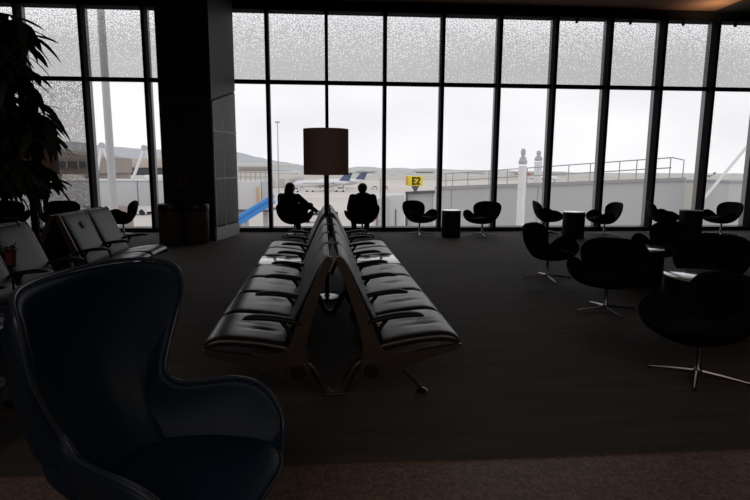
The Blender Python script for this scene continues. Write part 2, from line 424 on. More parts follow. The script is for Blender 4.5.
# ------------------------------------------------------------------ beam seating
U = .66
SEATS = [0, 1, 2, 3, 5, 6]
def crease(seed):
    rr = random.Random(seed); cs = [(rr.uniform(.34, .66), rr.uniform(.5, .75), rr.uniform(.012, .02), rr.uniform(.12, .2)) for _ in range(4)]
    def f(u, v):
        d = 0
        for cv, cu, wv, wu in cs:
            d -= .010*math.exp(-((v-cv-.08*(u-cu))/wv/1.6)**2)*math.exp(-((u-cu)/wu)**2)
        d += .004*math.sin(PI*v)*math.sin(PI*u)
        return d
    return f
def make_bench(label, loc, rz, extra=None):
    t = thing('beam_seating', label, 'bench', loc, rz, 'long back-to-back airport benches')
    protos = {}
    def put(key, build, name, m, yoff, sub=None):
        if key not in protos:
            b = bm_new(); build(b); protos[key] = obj(name, b, m, t, True, (0, yoff, 0)); return protos[key]
        o = protos[key].copy(); COL.objects.link(o); o.location = (0, yoff, 0); return o
    for s in (-1, 1):
        for k in SEATS:
            y = k*U
            b = bm_new()
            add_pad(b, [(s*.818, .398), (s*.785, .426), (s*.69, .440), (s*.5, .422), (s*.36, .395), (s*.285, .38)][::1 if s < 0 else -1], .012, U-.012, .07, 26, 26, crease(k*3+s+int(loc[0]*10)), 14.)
            obj('seat_cushion', b, 'leather_lit', t, True, (0, y, 0), 60)
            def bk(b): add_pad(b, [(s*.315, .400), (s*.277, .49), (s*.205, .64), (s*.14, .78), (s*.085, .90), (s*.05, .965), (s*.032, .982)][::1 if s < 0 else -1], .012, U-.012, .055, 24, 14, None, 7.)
            bo = put(('b', s), bk, 'backrest', 'leather_dim', y)
            if extra and s == 1 and k == 5:
                b = bm_new(); add_lathe(b, [(.05, -.001), (.05, .001)], 24)
                st = obj('round_sticker', b, 'sticker_pink', bo, True)
                st.location = (.157, .37, .862-.01); st.rotation_euler = (0, R(66), 0)
        # table unit
        b = bm_new(); add_bevel_box(b, (s*.56, U*.5, .445), (.50, U-.03, .035), .012, 3)
        obj('table_panel', b, 'gloss_top', t, True, (0, 4*U, 0))
        # frames at each joint
        def fr(b):
            poly = [(.835, .402), (.825, .372), (.70, .335), (.52, .280), (.38, .212), (.31, .175), (.24, .158), (.175, .18), (.155, .245), (.178, .34), (.185, .43), (.15, .56), (.10, .72), (.055, .85), (.010, .955), (.012, .985), (.04, .992), (.066, .968), (.115, .85), (.185, .69), (.25, .53), (.283, .43), (.315, .365), (.40, .345), (.52, .358), (.70, .388), (.80, .404)]
            add_prism(b, [(s*x, z) for x, z in poly], -.016, .016)
            bmesh.ops.bevel(b, geom=[e for e in b.edges if abs(e.verts[0].co.y-e.verts[1].co.y) < 1e-4], offset=.005, segments=2, affect='EDGES')
        for k in range(8):
            fo = put(('f', s), fr, 'side_frame', 'cast_aluminium', k*U)
            if k in (0, 7):
                sg = -1 if k == 0 else 1
                b = bm_new(); add_lathe(b, [(.052, sg*.017), (.052, sg*.026), (.072, sg*.026), (.078, sg*.020), (.078, sg*.012), (.05, sg*.012)], 32, (s*.235, 0, .235), 'Y', True); obj('hub_ring', b, 'cast_aluminium', fo)
                b = bm_new(); add_lathe(b, [(.001, sg*.015), (.053, sg*.015), (.053, sg*.021), (.001, sg*.021)], 28, (s*.235, 0, .235), 'Y'); obj('hub_cap', b, 'hub_cap', fo)
            def ar(b):
                add_pad(b, [(s*.575, .600), (s*.50, .607), (s*.40, .600), (s*.28, .580), (s*.21, .560)][::1 if s < 0 else -1], -.035, .035, .036, 18, 8, None, 4.)
            a = put(('a', s), ar, 'armrest', 'black_pad', k*U)
            if ('ap', s) not in protos:
                b = bm_new(); add_tube(b, [(s*.27, 0, .46), (s*.30, 0, .53), (s*.34, 0, .585)], [.014, .014, .016], 8); protos[('ap', s)] = obj('arm_bracket', b, 'black_pad', a)
            else:
                o2 = protos[('ap', s)].copy(); COL.objects.link(o2); o2.parent = a
        b = bm_new(); add_tube(b, [(s*.235, .02, .235), (s*.235, 7*U-.02, .235)], .042, 16); obj('beam', b, 'cast_aluminium', t)
    # legs: two curved struts down to a centre foot, two chrome rods outwards
    for k in (.25, 3.5, 6.75):
        y = k*U
        for s in (-1, 1):
            b = bm_new()
            c = catmull([(s*.215, y, .25), (s*.15, y, .21), (s*.10, y, .13), (s*.065, y, .05), (s*.035, y, .018)], 5)
            add_tube(b, c, [.034-.010*i/len(c) for i in range(len(c))], 10)
            obj('leg', b, 'cast_aluminium', t)
            b = bm_new(); add_tube(b, [(s*.36, y, .30), (s*.60, y, .03)], .011, 10); ro = obj('chrome_rod', b, 'chrome', t)
            b = bm_new(); add_lathe(b, [(.001, .006), (.038, .006), (.040, .016), (.02, .034), (.001, .036)], 20, (s*.605, y, 0)); obj('foot', b, 'chrome', ro)
        b = bm_new(); add_bevel_box(b, (0, y, .018), (.16, .07, .022), .008, 2); obj('foot', b, 'cast_aluminium', t)
    return t
make_bench('central row of back-to-back black leather airport seats with end frame in full view', (-.008, 3.40, 0), .022)
make_bench('back-to-back black airport seats at the left, behind the blue egg chair, with pink sticker', (-3.13, 3.05, 0), .0, True)

# ------------------------------------------------------------------ floor lamps standing between the seat rows
def lamp(label, loc):
    t = thing('floor_lamp', label, 'lamp', loc, 0, 'drum-shade floor lamps among the benches')
    b = bm_new(); add_lathe(b, [(.001, .006), (.15, .006), (.155, .014), (.15, .022), (.04, .030), (.02, .05), (.001, .05)], 40); obj('base', b, 'chrome', t)
    b = bm_new(); add_tube(b, [(0, 0, .04), (0, 0, 1.72)], .026, 14); obj('pole', b, 'lamp_metal', t)
    b = bm_new(); add_lathe(b, [(.256, 1.448), (.256, 1.96), (.251, 1.96), (.251, 1.448)], 56, closed=True); sh = obj('lamp_shade', b, 'lamp_fabric', t)
    b = bm_new()
    add_lathe(b, [(.2485, 1.697), (.2485, 1.703), (.243, 1.703), (.243, 1.697)], 56, closed=True)
    add_lathe(b, [(.001, 1.69), (.03, 1.69), (.03, 1.71), (.001, 1.71)], 14)
    for a in range(3): add_tube(b, [(0, 0, 1.70), (.245*math.cos(a*2.094), .245*math.sin(a*2.094), 1.70)], .004, 6)
    obj('shade_ring', b, 'lamp_metal', sh)
    b = bm_new(); add_lathe(b, [(.001, 1.72), (.02, 1.72), (.045, 1.80), (.04, 1.86), (.001, 1.88)], 16); obj('bulb', b, 'white_laminate', t)
    return t
l1 = lamp('tall lamp with dark brown drum shade rising from the central row of seats', (-.10, 6.37, 0))
dup(l1, (-3.16, 6.03, 0), 0, 'tall lamp with brown drum shade half hidden behind the leafy plant on the left')

# ------------------------------------------------------------------ swan chairs
def shell(bm, rim, c, n_rim, rings, a=1.0, p=1.0, thick=.03, c_push=None):
    rimp = catmull(rim, n_rim, True); N = len(rimp); c = Vector(c)
    grid = []
    for k in range(1, rings+1):
        t = k/rings; q = t*PI/2
        fx = math.sin(q)**a; fz = (1-math.cos(q))**p
        grid.append([Vector((c.x+(P.x-c.x)*fx, c.y+(P.y-c.y)*fx, c.z+(P.z-c.z)*fz)) for P in rimp])
    cv = bm.verts.new(c); G = [[bm.verts.new(v) for v in r] for r in grid]
    for i in range(N): bm.faces.new((cv, G[0][i], G[0][(i+1) % N]))
    for A, B in zip(G, G[1:]):
        for i in range(N): bm.faces.new((A[i], B[i], B[(i+1) % N], A[(i+1) % N]))
    return rimp
def mirror_rim(half):
    return half + [(-x, y, z) for x, y, z in half[-2:0:-1]]
SWAN = mirror_rim([(0, .30, .775), (.13, .295, .772), (.25, .265, .752), (.335, .215, .70), (.345, .175, .63), (.285, .165, .53), (.205, .15, .435), (.205, .115, .415), (.27, .075, .475), (.335, .02, .55), (.375, -.07, .58), (.378, -.17, .56), (.335, -.27, .505), (.245, -.33, .45), (.12, -.35, .42), (0, -.355, .41)])
def star_base(t, length, m, height, r=.02):
    b = bm_new(); add_lathe(b, [(.001, .035), (.034, .035), (.036, .055), (r, .075), (r, height), (r*2.2, height+.02), (.001, height+.02)], 20); obj('column', b, m, t)
    for k in range(4):
        a = PI/4+k*PI/2; ca, sa = math.cos(a), math.sin(a)
        b = bm_new(); add_tube(b, [(ca*.02, sa*.02, .052), (ca*length*.5, sa*length*.5, .040), (ca*length, sa*length, .022)], [.017, .014, .009], 8); ao = obj('base_arm', b, m, t)
        b = bm_new(); add_lathe(b, [(.001, .006), (.013, .006), (.013, .02), (.001, .02)], 10, (ca*(length-.01), sa*(length-.01), 0)); obj('glide', b, 'hub_cap', ao)
def make_swan(label, loc, rz, group):
    t = thing('swan_chair', label, 'chair', loc, rz, group)
    b = bm_new(); shell(b, SWAN, (0, -.03, .285), 6, 12, .85, 1.0)
    so = obj('shell', b, 'swan_fabric', t, True, None, 180)
    md = so.modifiers.new('thick', 'SOLIDIFY'); md.thickness = .034; md.offset = -.2
    md = so.modifiers.new('sub', 'SUBSURF'); md.levels = 1; md.render_levels = 1; bake(so)
    b = bm_new()
    outline = catmull([(0, .13, 0), (.13, .11, 0), (.19, .02, 0), (.21, -.14, 0), (.16, -.28, 0), (0, -.315, 0), (-.16, -.28, 0), (-.21, -.14, 0), (-.19, .02, 0), (-.13, .11, 0)], 4, True)
    cc = Vector((0, -.09, 0)); lay = [(.8, .35), (.97, .37), (1., .395), (.93, .418), (.6, .43)]
    rg = [[b.verts.new((cc.x+(p.x-cc.x)*f, cc.y+(p.y-cc.y)*f, z)) for p in outline] for f, z in lay]
    for A, B in zip(rg, rg[1:]):
        for i in range(len(A)): b.faces.new((A[i], A[(i+1) % len(A)], B[(i+1) % len(A)], B[i]))
    b.faces.new(rg[0][::-1]); b.faces.new(rg[-1])
    obj('seat_cushion', b, 'swan_fabric', t, True, None, 80)
    star_base(t, .33, 'chrome', .265)
    return t
WG, RG = 'swan chairs along the window wall', 'swan chairs around the low tables on the right'
swan0 = make_swan('dark swan chair by the window below the yellow E2 sign, left of a drum table', (1.92, 12.38, 0), R(38), WG)
def sw(x, y, deg, label, g): return dup(swan0, (x, y, 0), R(deg), label, g)
sw(3.31, 12.12, -46, 'dark swan chair by the window just right of the drum table near the yellow sign', WG)
sw(4.93, 12.50, 82, 'dark swan chair in profile facing right, left of the second drum table by the window', WG)
sw(6.11, 12.02, -90, 'dark swan chair in profile facing left, right of the second drum table by the window', WG)
sw(7.60, 12.30, 72, 'dark swan chair by the window left of the all-black drum table', WG)
sw(8.97, 12.11, -82, 'dark swan chair by the window, rightmost of the row, below the white diagonal brace', WG)
sw(2.95, 7.34, 44, 'black swan chair on open carpet, facing right, the one nearest the central seats', RG)
sw(2.93, 5.62, -42, 'black swan chair with broad rounded back standing in front of the half-hidden small table', RG)
sw(4.76, 7.56, -64, 'black swan chair facing left across the half-hidden small table', RG)
sw(4.36, 5.97, -46, 'black swan chair standing just behind the low pale-topped table', RG)
sw(2.70, 3.74, -82, 'nearest black swan chair facing left at the right edge, before the low pale-topped table', RG)
sw(-4.61, 12.28, -60, 'dark swan chair facing left by the window beside the clad column', WG)
sw(-5.85, 12.15, 15, 'black swan chair back showing above the left benches', WG)
sw(-6.95, 12.2, 40, 'dark swan chair at the left edge below the hanging leaves', WG)
sw(-.89, 12.10, 168, 'dark swan chair by the window carrying the long-haired sitter', WG)
sw(.60, 12.12, 184, 'dark swan chair by the window carrying the short-haired sitter', WG)

# ------------------------------------------------------------------ drum tables
def drum(label, loc, r, h, top, g):
    t = thing('drum_table', label, 'table', loc, 0, g)
    b = bm_new(); add_lathe(b, [(r*.97, .006), (r, .02), (r, h-.022), (r*.985, h-.018), (.001, h-.018)], 48); obj('drum_body', b, 'drum_black', t)
    b = bm_new(); add_lathe(b, [(r*.99, h-.0175), (r*1.012, h-.014), (r*1.012, h-.004), (r*.99, h), (.001, h)], 48); obj('table_top', b, top, t)
    return t
DG = 'black drum side tables by the windows'
drum('black drum table with pale top by the window, first drum right of the E2 sign', (2.56, 11.96, 0), .21, .60, 'white_laminate', DG)
drum('black drum table with pale rim by the window, second drum right of the E2 sign', (5.25, 11.72, 0), .235, .58, 'white_laminate', DG)
drum('all-black drum table by the window near the far right end', (7.88, 11.62, 0), .235, .62, 'drum_black', DG)
drum('black drum table between the two seated people', (-.13, 12.30, 0), .19, .53, 'drum_black', DG)
drum('low wide round table with glossy pale top between the swan chairs at the right', (3.66, 5.05, 0), .385, .50, 'white_laminate', 'low round tables among the swan chairs')
drum('low round table with pale top mostly hidden behind the broad-backed swan chair', (4.02, 6.98, 0), .33, .50, 'white_laminate', 'low round tables among the swan chairs')

# ------------------------------------------------------------------ egg chair
def egg():
    t = thing('egg_chair', 'dark blue leather egg chair with high winged back in the left foreground', 'chair', EGG_LOC, EGG_ROT)
    half = [(0, .30, 1.165), (.15, .285, 1.165), (.28, .245, 1.16), (.375, .18, 1.145), (.425, .125, 1.11), (.432, .105, 1.03), (.405, .115, .92), (.345, .125, .79), (.298, .12, .685), (.315, .065, .635), (.36, -.04, .632), (.402, -.15, .635), (.42, -.26, .60), (.405, -.345, .50), (.355, -.375, .415), (.23, -.40, .365), (0, -.41, .35)]
    rim = mirror_rim(half)
    b = bm_new()
    rimp = catmull(rim, 7, True); N = len(rimp); c = Vector((0, -.02, .315)); rings = 20; G = []
    for k in range(1, rings+1):
        q = k/rings*PI/2; row = []
        for P in rimp:
            hgt = max(0, min(1, (P.z-.35)/.72))
            fx = math.sin(q)**.85; fz = (1-math.cos(q))**(1.05-.25*hgt)
            v = Vector((c.x+(P.x-c.x)*fx, c.y+(P.y-c.y)*fx, c.z+(P.z-c.z)*fz))
            # belly: the shell swells outwards around the loins and tucks in the waist
            k_ = math.sin(PI*min(1, fz))*hgt
            v.x *= 1-.20*k_; v.y += .15*k_
            row.append(v)
        G.append(row)
    cv = b.verts.new(c); V = [[b.verts.new(v) for v in r] for r in G]
    for i in range(N): b.faces.new((cv, V[0][i], V[0][(i+1) % N]))
    for A, B in zip(V, V[1:]):
        for i in range(N): b.faces.new((A[i], B[i], B[(i+1) % N], A[(i+1) % N]))
    so = obj('shell', b, 'blue_leather', t, True, None, 180)
    md = so.modifiers.new('thick', 'SOLIDIFY'); md.thickness = .045; md.offset = -.3
    md = so.modifiers.new('sub', 'SUBSURF'); md.levels = 1; md.render_levels = 1; bake(so)
    b = bm_new(); pr = [p + Vector((0, 0, .006)) for p in rimp]; add_tube(b, pr+[pr[0]], .0075, 8, False); obj('rim_piping', b, 'blue_piping', so)
    # seat cushion
    b = bm_new()
    outl = catmull([(0, .24, 0), (.20, .20, 0), (.285, .05, 0), (.315, -.16, 0), (.30, -.33, 0), (.18, -.43, 0), (0, -.445, 0), (-.18, -.43, 0), (-.30, -.33, 0), (-.315, -.16, 0), (-.285, .05, 0), (-.20, .20, 0)], 5, True)
    cc = Vector((0, -.10, 0)); lay = [(.80, .34), (.95, .355), (1., .39), (.97, .42), (.88, .437), (.5, .448), (.15, .45)]
    rg = [[b.verts.new((cc.x+(p.x-cc.x)*f, cc.y+(p.y-cc.y)*f, z)) for p in outl] for f, z in lay]
    for A, B in zip(rg, rg[1:]):
        for i in range(len(A)): b.faces.new((A[i], A[(i+1) % len(A)], B[(i+1) % len(A)], B[i]))
    b.faces.new(rg[0][::-1]); b.faces.new(rg[-1])
    co = obj('seat_cushion', b, 'blue_leather', t, True, None, 80)
    b = bm_new(); pr = [Vector((cc.x+(p.x-cc.x)*1.003, cc.y+(p.y-cc.y)*1.003, .40)) for p in outl]; add_tube(b, pr+[pr[0]], .006, 8, False); obj('cushion_piping', b, 'blue_piping', co)
    star_base(t, .36, 'chrome', .27, .03)
EGG_LOC, EGG_ROT = (-.676, 1.955, 0), R(75.4)
egg()

# ------------------------------------------------------------------ waste bins
def bin_(label, loc):
    t = thing('waste_bin', label, 'bin', loc, 0, 'round bins in front of the column')
    b = bm_new(); add_lathe(b, [(.225, .006), (.235, .02), (.238, .66), (.001, .66)], 40); obj('bin_body', b, 'bin_body', t)
    b = bm_new(); add_lathe(b, [(.244, .655), (.248, .67), (.248, .755), (.235, .79), (.16, .80), (.15, .79), (.14, .70), (.001, .70)], 40); obj('lid', b, 'bin_lid', t)
    return t
b1 = bin_('dark round waste bin in front of the column, left of the pair', (-3.26, 11.14, 0))
dup(b1, (-2.755, 11.14, 0), 0, 'dark round waste bin in front of the column, right of the pair')

# ------------------------------------------------------------------ indoor plants
def leaf(bm, p, d, L, W, droop):
    d = Vector(d).normalized(); side_ = d.cross(Vector((0, 0, 1)))
    if side_.length < .1: side_ = Vector((1, 0, 0))
    side_.normalize(); rows = []
    for i in range(6):
        t = i/5; wv = W*math.sin(PI*min(1, t*.93+.05))**.8*(1-.25*t)
        q = Vector(p)+d*L*t+Vector((0, 0, -droop*L*t*t))
        rows.append((bm.verts.new(q-side_*wv*.5), bm.verts.new(q-Vector((0, 0, .08*wv))), bm.verts.new(q+side_*wv*.5)))
    for a, c in zip(rows, rows[1:]):
        bm.faces.new((a[0], a[1], c[1], c[0])); bm.faces.new((a[1], a[2], c[2], c[1]))
def big_plant():
    rr = random.Random(11)
    px, py = -1.98, 2.88
    t = thing('potted_ficus', 'tall dark potted plant with long drooping leaves at the left edge', 'plant', (px, py, 0))
    b = bm_new(); add_lathe(b, [(.001, .008), (.15, .008), (.20, .36), (.21, .38), (.19, .385), (.18, .33), (.001, .33)], 36); po = obj('planter', b, 'planter_grey', t)
    b = bm_new(); add_lathe(b, [(.001, .31), (.178, .31), (.178, .335), (.001, .34)], 24); obj('soil', b, 'soil', po)
    tips = []
    b = bm_new(); tr = catmull([(0, 0, .32), (.03, .02, .8), (-.01, .03, 1.25), (.05, 0, 1.6), (.08, .02, 1.9), (.10, .02, 2.12)], 6); add_tube(b, tr, [.024-.013*i/len(tr) for i in range(len(tr))], 8)
    for k in range(66):
        z = 1.24+.98*rr.random(); base = min(tr, key=lambda q: abs(q.z-z)); a = rr.uniform(-1.25, 1.25)
        L = rr.uniform(.16, .44)*(1. if z < 1.75 else .85); e = base+Vector((math.cos(a)*L, math.sin(a)*L, rr.uniform(.06, .24)*L/.4))
        pts = catmull([base, base.lerp(e, .5)+Vector((0, 0, .07)), e, e+Vector((math.cos(a)*.05, math.sin(a)*.05, -.10))], 4); add_tube(b, pts, [.007-.004*i/len(pts) for i in range(len(pts))], 5)
        tips.append(pts)
    obj('trunk', b, 'bark', t)
    b = bm_new()
    for pts in tips:
        for q in pts[3:]:
            for _ in range(3):
                if q.z < 1.45: continue
                a = rr.uniform(0, 6.28); leaf(b, q, (math.cos(a), math.sin(a), rr.uniform(-.9, .25)), rr.uniform(.11, .165), rr.uniform(.038, .06), rr.uniform(.2, .8))
    obj('foliage', b, 'leaf', t)
big_plant()
def small_plant():
    rr = random.Random(3)
    t = thing('small_potted_plant', 'small pale-leaved plant in a red pot above the blue egg chair, at the left edge', 'plant', (-2.06, 3.6, .92))
    b = bm_new(); add_lathe(b, [(.001, .0), (.026, .0), (.034, .07), (.037, .085), (.031, .085), (.028, .075), (.001, .095)], 24); po = obj('pot', b, 'red_pot', t)
    b = bm_new(); add_lathe(b, [(.001, .072), (.028, .072), (.028, .078), (.001, .078)], 16); obj('soil', b, 'soil', po)
    b = bm_new()
    for k in range(46):
        a = rr.uniform(0, 6.28); leaf(b, (math.cos(a)*.012, math.sin(a)*.012, .075+rr.random()*.03), (math.cos(a), math.sin(a), rr.uniform(.2, 1.6)), rr.uniform(.035, .07), rr.uniform(.012, .02), rr.uniform(.2, .8))
    obj('foliage', b, 'pale_leaf', t)
small_plant()
t = thing('plant_stand', 'slim dark stand carrying the small red flower pot behind the egg chair', 'stand', (-2.06, 3.6, 0))
b = bm_new(); add_lathe(b, [(.001, .005), (.12, .005), (.12, .015), (.02, .03), (.001, .03)], 24); obj('base', b, 'lamp_metal', t)
b = bm_new(); add_tube(b, [(0, 0, .02), (0, 0, .908)], .007, 10); obj('pole', b, 'lamp_metal', t)
b = bm_new(); add_lathe(b, [(.001, .905), (.026, .905), (.027, .919), (.001, .919)], 24); obj('plate', b, 'lamp_metal', t)

# ------------------------------------------------------------------ people
def capsule(bm, a, c, ra, rb, seg=14):
    a, c = Vector(a), Vector(c); d = (c-a)
    if d.length < 1e-5: d = Vector((0, 0, 1e-3))
    t = d.normalized(); prof = []
    for i in range(5): q = PI/2*(1-i/4.); prof.append((a-t*ra*math.sin(q), max(.0008, ra*math.cos(q))))
    for i in range(5): q = PI/2*(i/4.); prof.append((c+t*rb*math.sin(q), max(.0008, rb*math.cos(q))))
    add_tube(bm, [p for p, _ in prof], [r for _, r in prof], seg)
def ell(bm, c, s, rot=None):
    b2 = bmesh.new(); bmesh.ops.create_uvsphere(b2, u_segments=20, v_segments=14, radius=1.)
    M = Matrix.Translation(Vector(c)) @ (rot.to_4x4() if rot else Matrix()) @ Matrix.Diagonal((*s, 1)); bmesh.ops.transform(b2, matrix=M, verts=b2.verts[:]); merge(bm, b2); b2.free()
def fuse(o, vox, sm=6):
    md = o.modifiers.new('fuse', 'REMESH'); md.mode = 'VOXEL'; md.voxel_size = vox; md.use_smooth_shade = True
    md = o.modifiers.new('smooth', 'SMOOTH'); md.factor = .5; md.iterations = sm
    bake(o)
def hand(bm, wrist, d, up):
    wrist = Vector(wrist); d = Vector(d).normalized(); up = Vector(up); s = d.cross(up).normalized(); up = s.cross(d)
    capsule(bm, wrist, wrist+d*.03, .026, .028); 
    for q in (-.022, -.007, .008, .022): capsule(bm, wrist+d*.02+s*q, wrist+d*.085+s*q*1.2, .015, .0125)
    for q, L in ((-.030, .052), (-.010, .075), (.010, .082), (.030, .072)):
        k = wrist+d*.088+s*q; m1 = k+d*L*.5-up*.008; e = k+d*L*.88-up*.034
        capsule(bm, k, m1, .0098, .0092, 8); capsule(bm, m1, e, .0092, .008, 8)
    th = wrist+d*.03+s*.028; capsule(bm, th, th+d*.035+s*.028-up*.01, .0125, .011, 8); capsule(bm, th+d*.035+s*.028-up*.01, th+d*.065+s*.032-up*.02, .011, .009, 8)
def person(label, loc, rz, J, hair_kind):
    """local: faces -Y, x>0 is the sitter's left"""
    t = thing('person', label, 'person', loc, rz); t.scale = (1.07, 1.0, .95)
    hd = Vector(J['head']); hr = Matrix.Rotation(J.get('turn', 0), 3, 'Z') @ Matrix.Rotation(J.get('nod', 0), 3, 'X')
    b = bm_new()
    ell(b, J['pelvis'], (.165, .125, .115)); capsule(b, J['pelvis'], J['waist'], .125, .12, 18); capsule(b, J['waist'], J['chest'], .122, .135, 18)
    ell(b, J['chest'], (.175, .115, .15)); capsule(b, Vector(J['shL'])*.7+Vector(J['shR'])*.3, Vector(J['shR'])*.7+Vector(J['shL'])*.3, .075, .075)
    capsule(b, J['neck'], hd-Vector((0, 0, .06)), .055, .052)
    ell(b, hd, (.082, .102, .118), hr); ell(b, hd+hr@Vector((0, -.035, -.055)), (.055, .055, .058), hr)
    capsule(b, hd+hr@Vector((0, -.092, .012)), hd+hr@Vector((0, -.108, -.026)), .010, .015, 8)
    for s in (-1, 1): ell(b, hd+hr@Vector((s*.078, .008, -.005)), (.012, .022, .032), hr); ell(b, hd+hr@Vector((s*.032, -.085, .012)), (.014, .010, .009), hr)
    ell(b, hd+hr@Vector((0, -.092, -.055)), (.026, .010, .008), hr)
    cl_t, cl_l, shoes = bm_new(), bm_new(), []
    ell(cl_t, J['pelvis'], (.178, .14, .11)); capsule(cl_t, J['pelvis'], J['waist'], .142, .14, 18); capsule(cl_t, J['waist'], J['chest'], .142, .152, 18); ell(cl_t, J['chest'], (.222, .15, .18)); ell(cl_t, J['waist'], (.20, .15, .16))
    capsule(cl_t, Vector(J['shL'])*.7+Vector(J['shR'])*.3, Vector(J['shR'])*.7+Vector(J['shL'])*.3, .088, .088); capsule(cl_t, J['neck'], Vector(J['neck'])+Vector((0, 0, .015)), .070, .062)
    ell(cl_l, J['pelvis'], (.182, .14, .118))
    for S in 'LR':
        sh, el, wr, hp, kn, an, toe = (Vector(J[k+S]) for k in ('sh', 'el', 'wr', 'hp', 'kn', 'an', 'toe'))
        capsule(b, sh, el, .052, .042); capsule(b, el, wr, .042, .028); hand(b, wr, J['hd'+S], J.get('up'+S, (0, 0, 1)))
        capsule(b, hp, kn, .085, .058); capsule(b, kn, an, .058, .038); capsule(b, an, toe, .038, .03)
        capsule(cl_t, sh, el, .080, .066); capsule(cl_t, el, wr, .064, .046)
        capsule(cl_l, hp, kn, .102, .076); capsule(cl_l, kn, an, .074, .056)
        sb = bm_new(); d = (toe-an); d.z = 0 if abs(toe.z-an.z) < .12 else d.z; heel = an-d.normalized()*.03+Vector((0, 0, -.045)); capsule(sb, heel, toe, .044, .040, 12); capsule(sb, an, heel, .05, .045, 12); capsule(sb, an.lerp(toe, .4), toe, .046, .036, 12)
        shoes.append(sb)
    o = obj('body', b, 'skin', t); fuse(o, .0075, 4)
    o = obj('jacket', cl_t, 'dark_cloth', t); fuse(o, .013, 6)
    o = obj('trousers', cl_l, 'dark_trousers', t); fuse(o, .013, 6)
    for sb in shoes: o = obj('shoe', sb, 'shoe', t); fuse(o, .010, 3)
    hb = bm_new(); ell(hb, hd+hr@Vector((0, .022, .028)), (.099, .106, .112), hr)
    if hair_kind == 'long':
        ell(hb, hd+hr@Vector((0, .055, -.05)), (.108, .072, .11), hr); ell(hb, hd+hr@Vector((0, .065, -.13)), (.104, .06, .09), hr)
    else:
        ell(hb, hd+hr@Vector((0, .045, -.02)), (.088, .068, .08), hr)
    o = obj('hair', hb, 'hair', t); fuse(o, .012, 3)
    return t
person('seated person with long hair and dark clothes, one knee raised, right arm stretched out', (-.95, 12.12, 0), R(152), dict(
    pelvis=(0, .06, .56), waist=(0, .10, .68), chest=(.0, .10, .86), neck=(0, .075, .99), head=(0, .03, 1.115), turn=R(-8), nod=R(6),
    shL=(.19, .09, .93), elL=(.24, .04, .68), wrL=(.14, -.20, .64), hdL=(-.5, -.8, .0),
    shR=(-.19, .09, .93), elR=(-.30, -.16, .72), wrR=(-.36, -.40, .58), hdR=(-.25, -1, -.1),
    hpL=(.10, .0, .55), knL=(.12, -.40, .56), anL=(.10, -.45, .12), toeL=(.10, -.60, .055),
    hpR=(-.10, .0, .57), knR=(-.20, -.42, .70), anR=(.16, -.60, .50), toeR=(.26, -.66, .40)), 'long')
person('seated person with short hair in dark clothes, seen straight from behind', (.60, 12.12, 0), R(183), dict(
    pelvis=(0, .06, .56), waist=(0, .11, .68), chest=(0, .11, .86), neck=(0, .075, .985), head=(0, .03, 1.105), turn=R(-10), nod=R(12),
    shL=(.205, .09, .92), elL=(.265, .04, .66), wrL=(.12, -.22, .62), hdL=(-.6, -.7, .05),
    shR=(-.205, .09, .92), elR=(-.265, .04, .66), wrR=(-.12, -.22, .62), hdR=(.6, -.7, .05),
    hpL=(.10, .0, .55), knL=(.17, -.42, .56), anL=(.13, -.44, .12), toeL=(.15, -.60, .055),
    hpR=(-.10, .0, .55), knR=(-.17, -.42, .56), anR=(-.13, -.44, .12), toeR=(-.15, -.60, .055)), 'short')

# ------------------------------------------------------------------ outside
GZ = -7.0
b = bm_new(); v = [b.verts.new(p) for p in ((-900, 14, GZ), (1200, 14, GZ), (1200, 330, GZ), (-900, 330, GZ))]; b.faces.new(v); struct('apron_ground', b, 'apron')
b = bm_new(); v = [b.verts.new(p) for p in ((-1500, 330, GZ), (2500, 330, GZ), (2500, 690, GZ), (-1500, 1000, GZ))]; b.faces.new(v); struct('airfield_ground', b, 'grass_far')

def ridge(name, pts, Y, depth, m, seed, rough):
    b = bm_new(); cur = catmull([(x, 0, z) for x, z in pts], 24); rows = []
    for k in range(7):
        t = k/6; row = []
        for q in cur:
            hgt = (q.z-GZ)*math.sin(t*PI/2)**.9
            n = noise.noise(Vector((q.x*.02, t*4, seed)))*rough + noise.noise(Vector((q.x*.08, t*9, seed+5)))*rough*.45
            row.append(b.verts.new((q.x*(1+.0*t), Y-depth*(1-t), GZ+hgt+n*t)))
        rows.append(row)
    for A, B in zip(rows, rows[1:]):
        for i in range(len(A)-1): b.faces.new((A[i], A[i+1], B[i+1], B[i]))
    o = obj(name, b, m, None, True); o['kind'] = 'structure'
ridge('hill_ridge', [(-760, 34), (-560, 40), (-425, 38), (-365, 31), (-305, 26), (-220, 26), (-158, 22.5), (-119, 13.5), (-80, 7), (-50, 2), (-10, -4), (30, -7)], 900, 120, 'hill_haze', 1, 1.6)
ridge('distant_ridge', [(-200, -4), (-60, -4), (0, -3.2), (22, .2), (45, .6), (62, -1.6), (80, -.6), (100, -1.8), (125, -1.2), (150, -2.6), (190, -3.2), (260, -4.4), (340, -5.5), (460, -6), (620, -6), (800, -6)], 700, 190, 'hill_town', 2, 1.6)

# parts given as boxes
def box_part(name, m, parent, c, s, bev=None, rot=None):
    b = bm_new()
    if bev: add_bevel_box(b, c, s, bev, 2, rot)
    else: add_box(b, c, s, rot)
    return obj(name, b, m, parent, bool(bev))

# light pole seen through the left windows
t = thing('light_pole', 'grey lamp post standing close outside the window left of the column', 'lamp post', (-7.80, 20, GZ))
b = bm_new(); add_tube(b, [(0, 0, 0), (0, 0, 17)], [.15, .11], 16); obj('pole', b, 'bridge_grey', t)
b = bm_new(); add_lathe(b, [(.001, 0), (.42, 0), (.42, .35), (.25, .5), (.001, .5)], 16); obj('base', b, 'bridge_grey', t)
box_part('lamp_head', 'bridge_dark', t, (0, .3, 17.05), (.4, 1., .2), .04)

